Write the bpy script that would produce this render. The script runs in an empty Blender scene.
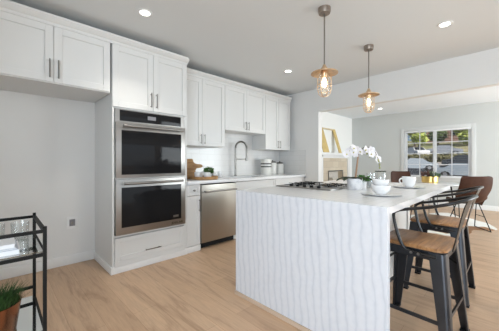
import bpy, bmesh, math, random
from math import pi, sin, cos, radians, sqrt
from mathutils import Vector, Matrix

random.seed(7)
C = bpy.context.scene.collection
SC = bpy.context.scene

# ------------------------------------------------------------------ camera
cam = bpy.data.objects.new('camera', bpy.data.cameras.new('camera'))
C.objects.link(cam)
cam.location = (0, 0, 1.17)
cam.rotation_euler = (radians(90), 0, radians(45.6 - 90))
cam.data.sensor_width = 36
cam.data.lens = 260 / 499 * 36
cam.data.shift_y = -(165.5 - 162) / 499
cam.data.clip_start = 0.02
cam.data.clip_end = 300
SC.camera = cam

# ------------------------------------------------------------------ world, sun, daylight, exposure
SC.view_settings.view_transform = 'Standard'
SC.view_settings.look = 'None'
SC.view_settings.gamma = 1
SC.view_settings.exposure = 0.08
SC.view_settings.use_curve_mapping = False
w = bpy.data.worlds.new('sky')
SC.world = w
w.use_nodes = True
nt = w.node_tree
sky = nt.nodes.new('ShaderNodeTexSky')
sky.sky_type = 'HOSEK_WILKIE'
sky.sun_direction = (-0.36, -0.58, 0.72)
sky.turbidity = 3.5
nt.links.new(sky.outputs[0], nt.nodes['Background'].inputs[0])
nt.nodes['Background'].inputs[1].default_value = 1.6

def sun(rot, energy, angle):
    l = bpy.data.lights.new('sun', 'SUN'); l.energy = energy; l.angle = angle
    l.color = (1, .95, .88)
    o = bpy.data.objects.new('sun', l); o.rotation_euler = rot; o.location = (-6, -4, 9)
    C.objects.link(o)
sun((radians(38), radians(-26), 0), 6.0, 0.02)

def area(name, loc, rot, sx, sy, power, col=(1, 1, 1)):
    l = bpy.data.lights.new(name, 'AREA'); l.shape = 'RECTANGLE'
    l.size = sx; l.size_y = sy; l.energy = power; l.color = col
    o = bpy.data.objects.new(name, l); o.location = loc; o.rotation_euler = rot
    C.objects.link(o); return o
# daylight entering through the openings behind and beside the camera
area('daylight_back', (-2.55, -2.0, 1.2), (0, radians(-90), 0), 1.7, 2.6, 185, (0.76, 0.88, 1.0))
area('daylight_right', (2.7, -3.4, 1.25), (radians(90), 0, 0), 3.0, 2.2, 30, (0.84, 0.92, 1.0))
area('daylight_far', (6.6, -3.4, 1.25), (radians(90), 0, 0), 3.2, 2.0, 200, (.88, .96, 1.0))

# ------------------------------------------------------------------ materials
def nodes(m):
    return m.node_tree.nodes, m.node_tree.links

def mat(name, col, rough=.5, metal=0., var=.04, scale=8., bump=0., spec=.5, stretch=(1, 1, 1), trans=0., coat=0.):
    m = bpy.data.materials.new(name); m.use_nodes = True
    N, L = nodes(m); b = N['Principled BSDF']
    b.inputs['Roughness'].default_value = rough
    b.inputs['Metallic'].default_value = metal
    b.inputs['Specular IOR Level'].default_value = spec
    b.inputs['Transmission Weight'].default_value = trans
    b.inputs['Coat Weight'].default_value = coat
    tc = N.new('ShaderNodeTexCoord'); mp = N.new('ShaderNodeMapping')
    mp.inputs['Scale'].default_value = stretch
    L.new(tc.outputs['Object'], mp.inputs[0])
    nz = N.new('ShaderNodeTexNoise'); nz.inputs['Scale'].default_value = scale
    nz.inputs['Detail'].default_value = 4
    L.new(mp.outputs[0], nz.inputs['Vector'])
    mx = N.new('ShaderNodeMixRGB'); mx.blend_type = 'MIX'
    c = Vector(col)
    mx.inputs[1].default_value = (*[max(0, v * (1 - var)) for v in c], 1)
    mx.inputs[2].default_value = (*[min(1, v * (1 + var)) for v in c], 1)
    L.new(nz.outputs['Fac'], mx.inputs[0])
    L.new(mx.outputs[0], b.inputs['Base Color'])
    if bump:
        bp = N.new('ShaderNodeBump'); bp.inputs['Strength'].default_value = bump
        bp.inputs['Distance'].default_value = .01
        L.new(nz.outputs['Fac'], bp.inputs['Height']); L.new(bp.outputs[0], b.inputs['Normal'])
    return m

def ramp(N, stops):
    r = N.new('ShaderNodeValToRGB')
    e = r.color_ramp.elements
    while len(e) < len(stops): e.new(.5)
    for i, (p, c) in enumerate(stops):
        e[i].position = p; e[i].color = (*c, 1)
    return r

def floor_mat():
    m = bpy.data.materials.new('oak_planks'); m.use_nodes = True
    N, L = nodes(m); b = N['Principled BSDF']
    tc = N.new('ShaderNodeTexCoord'); mp = N.new('ShaderNodeMapping')
    mp.inputs['Rotation'].default_value = (0, 0, radians(90))
    L.new(tc.outputs['Object'], mp.inputs[0])
    br = N.new('ShaderNodeTexBrick')
    br.inputs['Scale'].default_value = 1
    br.inputs['Brick Width'].default_value = 1.5
    br.inputs['Row Height'].default_value = .19
    br.inputs['Mortar Size'].default_value = .0012
    br.inputs['Mortar Smooth'].default_value = .3
    br.offset = .37
    br.inputs['Color1'].default_value = (.51, .345, .225, 1)
    br.inputs['Color2'].default_value = (.59, .41, .275, 1)
    br.inputs['Mortar'].default_value = (.36, .225, .135, 1)
    L.new(mp.outputs[0], br.inputs['Vector'])
    m2 = N.new('ShaderNodeMapping'); m2.inputs['Scale'].default_value = (7, .8, 1)
    L.new(tc.outputs['Object'], m2.inputs[0])
    nz = N.new('ShaderNodeTexNoise'); nz.inputs['Scale'].default_value = 1.6; nz.inputs['Detail'].default_value = 7
    nz.inputs['Roughness'].default_value = .62; nz.inputs['Distortion'].default_value = 1.2
    L.new(m2.outputs[0], nz.inputs['Vector'])
    rp = ramp(N, [(.28, (.58, .54, .50)), (.47, (.95, .95, .95)), (.75, (1.13, 1.12, 1.10))])
    L.new(nz.outputs['Fac'], rp.inputs[0])
    m3 = N.new('ShaderNodeMapping'); m3.inputs['Scale'].default_value = (60, 3, 1)
    L.new(tc.outputs['Object'], m3.inputs[0])
    n2 = N.new('ShaderNodeTexNoise'); n2.inputs['Scale'].default_value = 2; n2.inputs['Detail'].default_value = 3
    L.new(m3.outputs[0], n2.inputs['Vector'])
    r2 = ramp(N, [(.3, (.9, .9, .9)), (.7, (1.04, 1.04, 1.04))])
    L.new(n2.outputs['Fac'], r2.inputs[0])
    a = N.new('ShaderNodeMixRGB'); a.blend_type = 'MULTIPLY'; a.inputs[0].default_value = .8
    L.new(br.outputs['Color'], a.inputs[1]); L.new(rp.outputs[0], a.inputs[2])
    c = N.new('ShaderNodeMixRGB'); c.blend_type = 'MULTIPLY'; c.inputs[0].default_value = 1
    L.new(a.outputs[0], c.inputs[1]); L.new(r2.outputs[0], c.inputs[2])
    L.new(c.outputs[0], b.inputs['Base Color'])
    b.inputs['Roughness'].default_value = .42
    b.inputs['Specular IOR Level'].default_value = .35
    bp = N.new('ShaderNodeBump'); bp.inputs['Strength'].default_value = .15; bp.inputs['Distance'].default_value = .003
    bp.invert = True
    L.new(br.outputs['Fac'], bp.inputs['Height']); L.new(bp.outputs[0], b.inputs['Normal'])
    return m

def quartz_mat(name, strength):
    m = bpy.data.materials.new(name); m.use_nodes = True
    N, L = nodes(m); b = N['Principled BSDF']
    tc = N.new('ShaderNodeTexCoord'); mp = N.new('ShaderNodeMapping')
    mp.inputs['Scale'].default_value = (.35, 1, .5); mp.inputs['Rotation'].default_value = (radians(6), 0, 0)
    L.new(tc.outputs['Object'], mp.inputs[0])
    wv = N.new('ShaderNodeTexWave'); wv.bands_direction = 'Y'
    wv.inputs['Scale'].default_value = 5.6; wv.inputs['Distortion'].default_value = 4.8
    wv.inputs['Detail'].default_value = 3; wv.inputs['Detail Scale'].default_value = 1.1
    wv.inputs['Detail Roughness'].default_value = .62
    L.new(mp.outputs[0], wv.inputs['Vector'])
    rp = ramp(N, [(.0, (.60, .63, .68)), (.14, (.66, .685, .735)), (.5, (.685, .71, .755)), (1., (.70, .72, .76))])
    L.new(wv.outputs['Fac'], rp.inputs[0])
    nz = N.new('ShaderNodeTexNoise'); nz.inputs['Scale'].default_value = 30; nz.inputs['Detail'].default_value = 6
    L.new(tc.outputs['Object'], nz.inputs['Vector'])
    r2 = ramp(N, [(.35, (.96, .96, .965)), (.65, (1., 1., 1.))])
    L.new(nz.outputs['Fac'], r2.inputs[0])
    a = N.new('ShaderNodeMixRGB'); a.blend_type = 'MULTIPLY'; a.inputs[0].default_value = 1
    L.new(rp.outputs[0], a.inputs[1]); L.new(r2.outputs[0], a.inputs[2])
    s = N.new('ShaderNodeMixRGB'); s.inputs[0].default_value = strength
    s.inputs[1].default_value = (.80, .80, .79, 1)
    L.new(a.outputs[0], s.inputs[2])
    L.new(s.outputs[0], b.inputs['Base Color'])
    b.inputs['Roughness'].default_value = .22
    b.inputs['Specular IOR Level'].default_value = .4
    return m

def tile_mat(name, c1, c2, grout, bw, rh, axis, rough=.15, mortar=.0025, offset=.5):
    m = bpy.data.materials.new(name); m.use_nodes = True
    N, L = nodes(m); b = N['Principled BSDF']
    tc = N.new('ShaderNodeTexCoord'); sp = N.new('ShaderNodeSeparateXYZ'); cb = N.new('ShaderNodeCombineXYZ')
    L.new(tc.outputs['Object'], sp.inputs[0])
    if axis == 'sum':
        ad = N.new('ShaderNodeMath'); ad.operation = 'SUBTRACT'
        L.new(sp.outputs[0], ad.inputs[0]); L.new(sp.outputs[1], ad.inputs[1]); L.new(ad.outputs[0], cb.inputs[0])
    else:
        L.new(sp.outputs[axis], cb.inputs[0])
    L.new(sp.outputs[2], cb.inputs[1])
    br = N.new('ShaderNodeTexBrick'); br.inputs['Scale'].default_value = 1
    br.inputs['Brick Width'].default_value = bw; br.inputs['Row Height'].default_value = rh
    br.inputs['Mortar Size'].default_value = mortar; br.offset = offset
    br.inputs['Color1'].default_value = (*c1, 1); br.inputs['Color2'].default_value = (*c2, 1)
    br.inputs['Mortar'].default_value = (*grout, 1)
    L.new(cb.outputs[0], br.inputs['Vector']); L.new(br.outputs['Color'], b.inputs['Base Color'])
    b.inputs['Roughness'].default_value = rough
    bp = N.new('ShaderNodeBump'); bp.inputs['Strength'].default_value = .3; bp.inputs['Distance'].default_value = .004
    bp.invert = True
    L.new(br.outputs['Fac'], bp.inputs['Height']); L.new(bp.outputs[0], b.inputs['Normal'])
    return m

def wood_mat(name, c1, c2, axis=0, rough=.45, scale=3., strips=0):
    m = bpy.data.materials.new(name); m.use_nodes = True
    N, L = nodes(m); b = N['Principled BSDF']
    tc = N.new('ShaderNodeTexCoord'); mp = N.new('ShaderNodeMapping')
    s = [14, 14, 14]; s[axis] = 1.5
    mp.inputs['Scale'].default_value = s
    L.new(tc.outputs['Object'], mp.inputs[0])
    nz = N.new('ShaderNodeTexNoise'); nz.inputs['Scale'].default_value = scale; nz.inputs['Detail'].default_value = 6
    nz.inputs['Distortion'].default_value = .8
    L.new(mp.outputs[0], nz.inputs['Vector'])
    rp = ramp(N, [(.3, c1), (.7, c2)])
    L.new(nz.outputs['Fac'], rp.inputs[0])
    out = rp.outputs[0]
    if strips:
        m2 = N.new('ShaderNodeMapping'); L.new(tc.outputs['Object'], m2.inputs[0])
        if axis == 1: m2.inputs['Rotation'].default_value = (0, 0, radians(90))
        br = N.new('ShaderNodeTexBrick'); br.inputs['Scale'].default_value = 1
        br.inputs['Brick Width'].default_value = .6; br.inputs['Row Height'].default_value = strips
        br.inputs['Mortar Size'].default_value = .001
        br.inputs['Color1'].default_value = (.72, .68, .65, 1); br.inputs['Color2'].default_value = (1.15, 1.12, 1.1, 1)
        br.inputs['Mortar'].default_value = (.5, .45, .4, 1)
        L.new(m2.outputs[0], br.inputs['Vector'])
        a = N.new('ShaderNodeMixRGB'); a.blend_type = 'MULTIPLY'; a.inputs[0].default_value = .8
        L.new(out, a.inputs[1]); L.new(br.outputs['Color'], a.inputs[2]); out = a.outputs[0]
    L.new(out, b.inputs['Base Color'])
    b.inputs['Roughness'].default_value = rough
    return m

def emit_mat(name, col, strength):
    m = bpy.data.materials.new(name); m.use_nodes = True
    b = m.node_tree.nodes['Principled BSDF']
    b.inputs['Base Color'].default_value = (*col, 1)
    b.inputs['Emission Color'].default_value = (*col, 1); b.inputs['Emission Strength'].default_value = strength
    return m

def clear_glass(name, tint=(1, 1, 1), refl=.08, rough=.02):
    m = bpy.data.materials.new(name); m.use_nodes = True
    N, L = nodes(m); N.remove(N['Principled BSDF'])
    t = N.new('ShaderNodeBsdfTransparent'); t.inputs[0].default_value = (*tint, 1)
    g = N.new('ShaderNodeBsdfGlossy'); g.inputs['Roughness'].default_value = rough
    fr = N.new('ShaderNodeLayerWeight'); fr.inputs[0].default_value = .35
    mr = N.new('ShaderNodeMapRange'); mr.inputs[1].default_value = 0; mr.inputs[2].default_value = 1
    mr.inputs[3].default_value = refl; mr.inputs[4].default_value = min(1, refl * 5)
    L.new(fr.outputs['Facing'], mr.inputs[0])
    mx = N.new('ShaderNodeMixShader'); L.new(mr.outputs[0], mx.inputs[0])
    L.new(t.outputs[0], mx.inputs[1]); L.new(g.outputs[0], mx.inputs[2])
    L.new(mx.outputs[0], N['Material Output'].inputs[0])
    return m

def patch_mat(name, stops, scale, rough=.9, detail=2.):
    m = bpy.data.materials.new(name); m.use_nodes = True
    N, L = nodes(m); b = N['Principled BSDF']
    tc = N.new('ShaderNodeTexCoord')
    nz = N.new('ShaderNodeTexNoise'); nz.inputs['Scale'].default_value = scale; nz.inputs['Detail'].default_value = detail
    L.new(tc.outputs['Object'], nz.inputs['Vector'])
    rp = ramp(N, stops); L.new(nz.outputs['Fac'], rp.inputs[0])
    L.new(rp.outputs[0], b.inputs['Base Color']); b.inputs['Roughness'].default_value = rough
    return m

M = {}
M['floor'] = floor_mat()
M['wall'] = mat('wall_paint', (.76, .757, .742), .75, var=.01, scale=3, spec=.2)
M['farwall_dimmed'] = mat('wall_paint_dimmed', (.60, .615, .60), .75, var=.01, scale=3, spec=.2)  # same wall paint, colour darkened to offset the strong light on this wall
M['ceil'] = mat('ceiling_paint', (.745, .77, .775), .85, var=.01, scale=2, spec=.15)
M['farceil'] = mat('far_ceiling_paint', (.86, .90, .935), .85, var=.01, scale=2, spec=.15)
M['trim'] = mat('trim_paint', (.80, .80, .79), .4, var=.01, scale=5, spec=.35)
M['casing'] = mat('window_casing_paint', (.66, .67, .66), .45, var=.01, scale=5, spec=.3)
M['cab'] = mat('cabinet_paint', (.70, .70, .685), .38, var=.01, scale=4, spec=.35)
M['quartz'] = quartz_mat('veined_quartz', 1.0)
M['quartz_top'] = quartz_mat('pale_quartz', .45)
M['tile'] = tile_mat('white_subway_tile', (.68, .675, .66), (.72, .715, .70), (.63, .625, .61), .30, .10, 'sum', .12)
M['steel'] = mat('brushed_steel', (.34, .33, .315), .32, 1., var=.06, scale=6, stretch=(1, 1, 40))
M['dwsteel'] = mat('dishwasher_steel', (.44, .415, .375), .36, 1., var=.05, scale=5, stretch=(40, 1, 1))
M['nickel'] = mat('brushed_nickel', (.27, .26, .245), .3, 1., var=.05, scale=20)
M['ovenglass'] = mat('black_oven_glass', (.012, .012, .013), .07, 0., var=.1, scale=3, spec=.13)
M['ovencav'] = mat('oven_window_glass', (.035, .036, .042), .1, 0., var=.15, scale=3, spec=.45)
M['deck'] = mat('grey_cooktop_glass', (.16, .16, .16), .12, 0., var=.1, scale=3, spec=.6)
M['display'] = mat('oven_display', (.22, .22, .24), .3, 0., var=.05)
M['black'] = mat('black_metal', (.009, .009, .009), .55, .0, var=.2, scale=20, spec=.2)
M['gun'] = mat('gunmetal', (.048, .051, .058), .33, .75, var=.3, scale=9, bump=.05)
M['dark'] = mat('dark_gap', (.01, .01, .01), .8, var=.1)
M['rail'] = mat('dark_metal_tube', (.017, .017, .018), .32, .35, var=.3, scale=12)
M['seatwood'] = wood_mat('stool_wood', (.17, .075, .026), (.40, .21, .085), 0, .4, 2.5, .05)
M['acacia'] = wood_mat('acacia_wood', (.26, .12, .04), (.50, .29, .11), 0, .45, 2.5)
M['trimwood'] = wood_mat('plinth_wood', (.50, .38, .28), (.60, .47, .36), 1, .5, 2.)
M['leather'] = mat('brown_leather', (.060, .022, .011), .5, var=.4, scale=14, bump=.08, spec=.25)
M['ceramic'] = mat('white_ceramic', (.82, .82, .82), .18, var=.01, coat=.3)
M['canister'] = mat('cream_ceramic', (.74, .73, .69), .35, var=.05, scale=20)
M['blackband'] = mat('black_glaze', (.02, .02, .02), .4, var=.1)
M['marblepot'] = patch_mat('grey_marble_pot', [(.35, (.70, .70, .72)), (.48, (.86, .86, .87)), (.8, (.86, .84, .84))], 14, .3, 5)
M['leaf'] = mat('dark_leaf', (.022, .042, .018), .6, var=.4, scale=12)
M['leaf2'] = mat('fresh_leaf', (.06, .17, .03), .5, var=.45, scale=25)
M['grass'] = mat('grass_leaf', (.04, .095, .022), .55, var=.6, scale=30)
M['succ'] = mat('succulent_leaf', (.10, .17, .085), .5, var=.5, scale=30)
M['succ2'] = mat('red_succulent_leaf', (.13, .06, .05), .5, var=.4, scale=30)
M['petal'] = mat('white_petal', (.86, .83, .84), .6, var=.04, scale=30)
M['bud'] = mat('orchid_centre', (.50, .45, .12), .6, var=.3, scale=40)
M['budgreen'] = mat('orchid_bud', (.30, .34, .12), .6, var=.3, scale=40)
M['stem'] = mat('orchid_stem', (.10, .085, .05), .6, var=.3, scale=30)
M['stake'] = mat('wood_stake', (.33, .20, .12), .7, var=.3, scale=30)
M['soil'] = mat('soil', (.03, .022, .016), .95, var=.5, scale=60, bump=.5)
M['copper'] = mat('copper_pot', (.30, .14, .08), .25, 1., var=.25, scale=9, stretch=(6, 6, .4))
M['gold'] = mat('gold_metal', (.80, .56, .20), .28, 1., var=.12, scale=10)
M['gilt'] = mat('gilt_wood', (.70, .52, .21), .5, .15, var=.2, scale=10)
M['copperlamp'] = mat('aged_copper', (.72, .50, .32), .36, .8, var=.45, scale=25)
M['bronze'] = mat('bronze_canopy', (.33, .28, .24), .4, .9, var=.3, scale=30)
M['glass'] = clear_glass('clear_glass', (.97, .98, .98), .07)
M['shelfglass'] = clear_glass('shelf_glass', (.80, .87, .84), .30)
M['mirror'] = mat('mirror_shelf', (.80, .82, .80), .04, 1., var=.01)
M['winglass'] = clear_glass('window_glass', (.99, .99, .99), .012)
M['bulb'] = emit_mat('warm_bulb', (1.0, .80, .52), 5)
M['lens'] = emit_mat('downlight_lens', (1.0, .97, .92), 9)
M['vinyl'] = mat('white_vinyl', (.82, .82, .82), .35, var=.01)
M['slat'] = mat('blind_slat', (.74, .75, .76), .5, var=.02)
M['tan_tile'] = tile_mat('tan_stone_tile', (.56, .47, .35), (.66, .58, .46), (.46, .40, .32), .34, .17, 0, .5, .004)
M['log'] = mat('pale_log', (.60, .55, .48), .8, var=.25, scale=12, bump=.2)
M['paper'] = mat('white_paper', (.76, .77, .79), .6, var=.03, scale=10)
M['paper2'] = mat('blue_grey_cover', (.45, .49, .55), .5, var=.08, scale=8)
def hide_mat():
    m = patch_mat('cowhide', [(.47, (.30, .15, .07)), (.54, (.38, .21, .11)), (.57, (.80, .78, .73)), (.8, (.84, .82, .78))], 2.2, .85, 3)
    N, L = nodes(m); tc = N['Texture Coordinate']; nz = N['Noise Texture']; rp = N['Color Ramp']
    d = N.new('ShaderNodeVectorMath'); d.operation = 'DISTANCE'; d.inputs[1].default_value = (-.52, -.42, 0)
    L.new(tc.outputs['Object'], d.inputs[0])
    a = N.new('ShaderNodeMath'); a.operation = 'MULTIPLY_ADD'; a.inputs[1].default_value = .55
    L.new(d.outputs['Value'], a.inputs[0]); L.new(nz.outputs['Fac'], a.inputs[2])
    b = N.new('ShaderNodeMath'); b.operation = 'SUBTRACT'; b.inputs[1].default_value = .20
    L.new(a.outputs[0], b.inputs[0]); L.new(b.outputs[0], rp.inputs[0])
    return m
M['hide'] = hide_mat()
M['tabletop'] = mat('white_lacquer', (.84, .84, .83), .25, var=.01)
M['asphalt'] = mat('asphalt', (.36, .33, .30), .9, var=.15, scale=5)
M['hill'] = patch_mat('grassy_bank', [(.35, (.14, .17, .07)), (.6, (.26, .24, .14)), (.8, (.33, .29, .21))], .6, .95, 5)
M['foliage_y'] = mat('yellow_green_leaf', (.40, .47, .09), .6, var=.45, scale=6)
M['foliage_g'] = mat('green_leaf', (.13, .21, .06), .6, var=.5, scale=6)
M['bark'] = mat('bark', (.11, .08, .06), .9, var=.4, scale=10, bump=.4)
M['brick'] = tile_mat('red_brick', (.22, .10, .07), (.30, .15, .11), (.33, .28, .25), .5, .18, 1, .9, .02)
M['car_blue'] = mat('pale_blue_car_paint', (.50, .56, .61), .25, .3, var=.03, coat=.5)
M['car_silver'] = mat('silver_car_paint', (.52, .54, .57), .25, .5, var=.03, coat=.5)
M['car_dark'] = mat('charcoal_car_paint', (.07, .075, .085), .25, .4, var=.03, coat=.5)
M['car_white'] = mat('white_car_paint', (.72, .73, .75), .25, .1, var=.03, coat=.5)
M['carglass'] = mat('car_window', (.02, .025, .03), .08, 0., var=.1)
M['tyre'] = mat('tyre_rubber', (.02, .02, .02), .8, var=.2)
M['roof'] = mat('dark_shingle', (.16, .12, .11), .9, var=.3, scale=4)

# ------------------------------------------------------------------ mesh helpers
class G:
    def __init__(s): s.bm = bmesh.new()
    def box(s, x0, x1, y0, y1, z0, z1, bev=0., seg=2):
        v = [s.bm.verts.new(p) for p in ((x0, y0, z0), (x1, y0, z0), (x1, y1, z0), (x0, y1, z0),
                                         (x0, y0, z1), (x1, y0, z1), (x1, y1, z1), (x0, y1, z1))]
        fs = [s.bm.faces.new([v[i] for i in f]) for f in ((3, 2, 1, 0), (4, 5, 6, 7), (0, 1, 5, 4), (1, 2, 6, 5), (2, 3, 7, 6), (3, 0, 4, 7))]
        if bev:
            es = list({e for f in fs for e in f.edges})
            bmesh.ops.bevel(s.bm, geom=es, offset=bev, segments=seg, affect='EDGES', profile=.6)
        return s
    def loft(s, rings, closed=True, caps=True):
        rv = [[s.bm.verts.new(p) for p in r] for r in rings]
        n = len(rv[0])
        for a, b in zip(rv, rv[1:]):
            for i in range(n if closed else n - 1):
                j = (i + 1) % n
                s.bm.faces.new((a[i], a[j], b[j], b[i]))
        if caps:
            s.bm.faces.new(list(reversed(rv[0]))); s.bm.faces.new(rv[-1])
        return s
    def prism(s, poly, axis, a, b):
        def P(p, h):
            q = list(p); q.insert(axis, h); return tuple(q)
        return s.loft([[P(p, a) for p in poly], [P(p, b) for p in poly]])
    def lathe(s, prof, c=(0, 0, 0), n=24):
        rings = []
        for r, z in prof:
            rings.append([(c[0] + max(r, 1e-4) * cos(2 * pi * i / n), c[1] + max(r, 1e-4) * sin(2 * pi * i / n), c[2] + z) for i in range(n)])
        return s.loft(rings, caps=prof[0] != prof[-1])
    def cyl(s, p0, p1, r0, r1=None, n=16):
        return s.tube([p0, p1], [r0, r0 if r1 is None else r1], n)
    def tube(s, pts, r, n=8, closed=False):
        pts = [Vector(p) for p in pts]; k = len(pts)
        rs = r if isinstance(r, (list, tuple)) else [r] * k
        ts = []
        for i in range(k):
            a = pts[i - 1] if (i or closed) else pts[i]
            b = pts[(i + 1) % k] if (i < k - 1 or closed) else pts[i]
            ts.append((b - a).normalized())
        up = Vector((0, 0, 1)) if abs(ts[0].z) < .9 else Vector((1, 0, 0))
        u = (up - ts[0] * up.dot(ts[0])).normalized()
        rings = []
        for i in range(k):
            u = (u - ts[i] * u.dot(ts[i])).normalized(); v = ts[i].cross(u)
            rings.append([tuple(pts[i] + (u * cos(2 * pi * j / n) + v * sin(2 * pi * j / n)) * rs[i]) for j in range(n)])
        if closed:
            rings.append(rings[0])
            return s.loft(rings, caps=False)
        return s.loft(rings)
    def bar(s, p0, p1, w, h):
        a, b = Vector(p0), Vector(p1); t = (b - a).normalized()
        up = Vector((0, 0, 1)) if abs(t.z) < .95 else Vector((0, 1, 0))
        u = t.cross(up).normalized(); v = u.cross(t)
        o = [(-w / 2, -h / 2), (w / 2, -h / 2), (w / 2, h / 2), (-w / 2, h / 2)]
        return s.loft([[tuple(p + u * i + v * j) for i, j in o] for p in (a, b)])
    def poly(s, pts):
        s.bm.faces.new([s.bm.verts.new(p) for p in pts]); return s
    def ico(s, c, r, sub=2, jit=0., sc=(1, 1, 1)):
        d = bmesh.ops.create_icosphere(s.bm, subdivisions=sub, radius=1)
        for v in d['verts']:
            f = r * (1 + random.uniform(-jit, jit))
            v.co = Vector((c[0] + v.co.x * f * sc[0], c[1] + v.co.y * f * sc[1], c[2] + v.co.z * f * sc[2]))
        return s

WL = {}
def obj(name, g, material, parent=None, local=False, smooth=40, base=None, merge=True):
    """one mesh object; geometry given in the place's own coordinates unless local"""
    bm = g.bm
    if merge: bmesh.ops.remove_doubles(bm, verts=bm.verts, dist=1e-5)
    bmesh.ops.recalc_face_normals(bm, faces=bm.faces)
    off = Vector((0, 0, 0))
    if not local:
        if parent is not None: off = WL.get(parent, Vector((0, 0, 0)))
        elif base is not None: off = Vector(base)
    elif base is not None: off = Vector(base)
    if off.length and not local:
        for v in bm.verts: v.co -= off
    me = bpy.data.meshes.new(name); bm.to_mesh(me); bm.free()
    me.materials.append(M[material] if isinstance(material, str) else material)
    for p in me.polygons: p.use_smooth = True
    me.set_sharp_from_angle(angle=radians(smooth))
    o = bpy.data.objects.new(name, me); C.objects.link(o)
    if parent is not None:
        o.parent = parent; WL[o] = WL.get(parent, Vector((0, 0, 0)))
    else:
        o.location = off; WL[o] = off
    return o

def tag(o, label, cat, group=None, kind=None):
    o['label'] = label; o['category'] = cat
    if group: o['group'] = group
    if kind: o['kind'] = kind
    return o

def thing(name, label, cat, loc, group=None, rz=0.):
    o = bpy.data.objects.new(name, None); o.empty_display_size = .05
    C.objects.link(o); o.location = loc; o.rotation_euler = (0, 0, rz)
    WL[o] = Vector(loc)
    return tag(o, label, cat, group)

def struct(name, g, m, parent=None):
    o = obj(name, g, m, parent); o['kind'] = 'structure'; return o

def copy_tree(o, parent=None):
    c = o.copy(); C.objects.link(c); c.parent = parent
    for ch in list(o.children): copy_tree(ch, c)
    return c

def dup(root, loc, label, rz=None):
    c = copy_tree(root); c.location = loc; c['label'] = label
    if rz is not None: c.rotation_euler = (0, 0, rz)
    return c

def arc(c, r, a0, a1, n, plane='xz'):
    out = []
    for i in range(n + 1):
        a = a0 + (a1 - a0) * i / n
        out.append({'xz': (c[0] + r * cos(a), c[1], c[2] + r * sin(a)), 'xy': (c[0] + r * cos(a), c[1] + r * sin(a), c[2]),
                    'yz': (c[0], c[1] + r * cos(a), c[2] + r * sin(a))}[plane])
    return out

def spline(pts, n=6):
    P = [Vector(p) for p in pts]; out = []
    for i in range(len(P) - 1):
        a = P[max(i - 1, 0)]; b = P[i]; c = P[i + 1]; d = P[min(i + 2, len(P) - 1)]
        for k in range(n):
            t = k / n
            out.append(.5 * ((2 * b) + (c - a) * t + (2 * a - 5 * b + 4 * c - d) * t * t + (3 * b - a - 3 * c + d) * t ** 3))
    out.append(P[-1]); return [tuple(p) for p in out]

# ------------------------------------------------------------------ room shell
YW = 3.57      # cabinet wall
XH = 4.40      # header wall, kitchen side
XF = 8.50      # far wall
YF = 3.80      # fireplace wall
CZ = 2.57
CZF = 2.61
struct('floor', G().box(-2.7, 8.62, -3.6, 3.92, -.1, 0), 'floor')
struct('ceiling', G().box(-2.7, XH + .12, -3.6, YW + .12, CZ, CZ + .2), 'ceil')
struct('ceiling_far', G().box(XH + .12, XF + .12, -3.6, YF + .12, CZF, CZF + .2), 'farceil')
struct('wall_left', G().box(-2.7, XH, YW, YW + .12, 0, CZ), 'wall')
struct('wall_header', G().box(XH, XH + .12, -3.5, 2.62, 2.13, CZF).box(XH, XH + .12, 2.62, YF, 0, CZF), 'wall')
struct('trim_1', G().box(XH - .004, XH + .125, 2.615, 2.64, 0, 2.13), 'wall')
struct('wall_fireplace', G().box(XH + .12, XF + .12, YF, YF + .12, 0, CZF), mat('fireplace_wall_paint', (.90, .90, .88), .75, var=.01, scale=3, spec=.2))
# far wall with its window opening
WY0, WY1, WZ0, WZ1 = .76, 2.25, .76, 2.05
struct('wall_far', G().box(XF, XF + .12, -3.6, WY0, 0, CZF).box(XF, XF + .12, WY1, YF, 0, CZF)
       .box(XF, XF + .12, WY0, WY1, 0, WZ0).box(XF, XF + .12, WY0, WY1, WZ1, CZF), 'farwall_dimmed')
# walls beside and behind the camera, with the openings the daylight comes through
g = G()
for x0, x1 in ((-2.7, 1.2), (4.2, 5.0), (8.2, 8.62)): g.box(x0, x1, -3.62, -3.5, 0, CZF)
for x0, x1 in ((1.2, 4.2), (5.0, 8.2)): g.box(x0, x1, -3.62, -3.5, 2.35, CZF).box(x0, x1, -3.62, -3.5, 0, .15)
struct('wall_right', g, 'wall')
struct('wall_back', G().box(-2.7, -2.58, -3.5, -3.3, 0, CZ).box(-2.7, -2.58, -.7, YW, 0, CZ)
       .box(-2.7, -2.58, -3.3, -.7, 0, .35).box(-2.7, -2.58, -3.3, -.7, 2.05, CZ), 'wall')
struct('light_block_wall', G().box(-.95, -.85, 1.2, YW, 0, CZ), 'wall')  # unseen wall, added to keep the back daylight off the alcove
def bb(name, x0, x1, y0, y1, h=.105):
    struct(name, G().box(x0, x1, y0, y1, 0, h, .004), 'trim')
bb('baseboard_left', -.85, .868, YW - .015, YW)
bb('baseboard_far', XF - .016, XF, -3.5, YF, .12)
bb('baseboard_fireplace', XH + .12, 6.14, YF - .016, YF, .12)
bb('baseboard_fireplace_corner', 7.96, XF - .016, YF - .016, YF, .12)

# tiled backsplash on the cabinet wall and its short return
struct('backsplash', G().box(1.745, XH, YW - .012, YW, .92, 1.72).box(XH - .012, XH, 2.90, YW - .012, .92, 1.405), 'tile')

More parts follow.
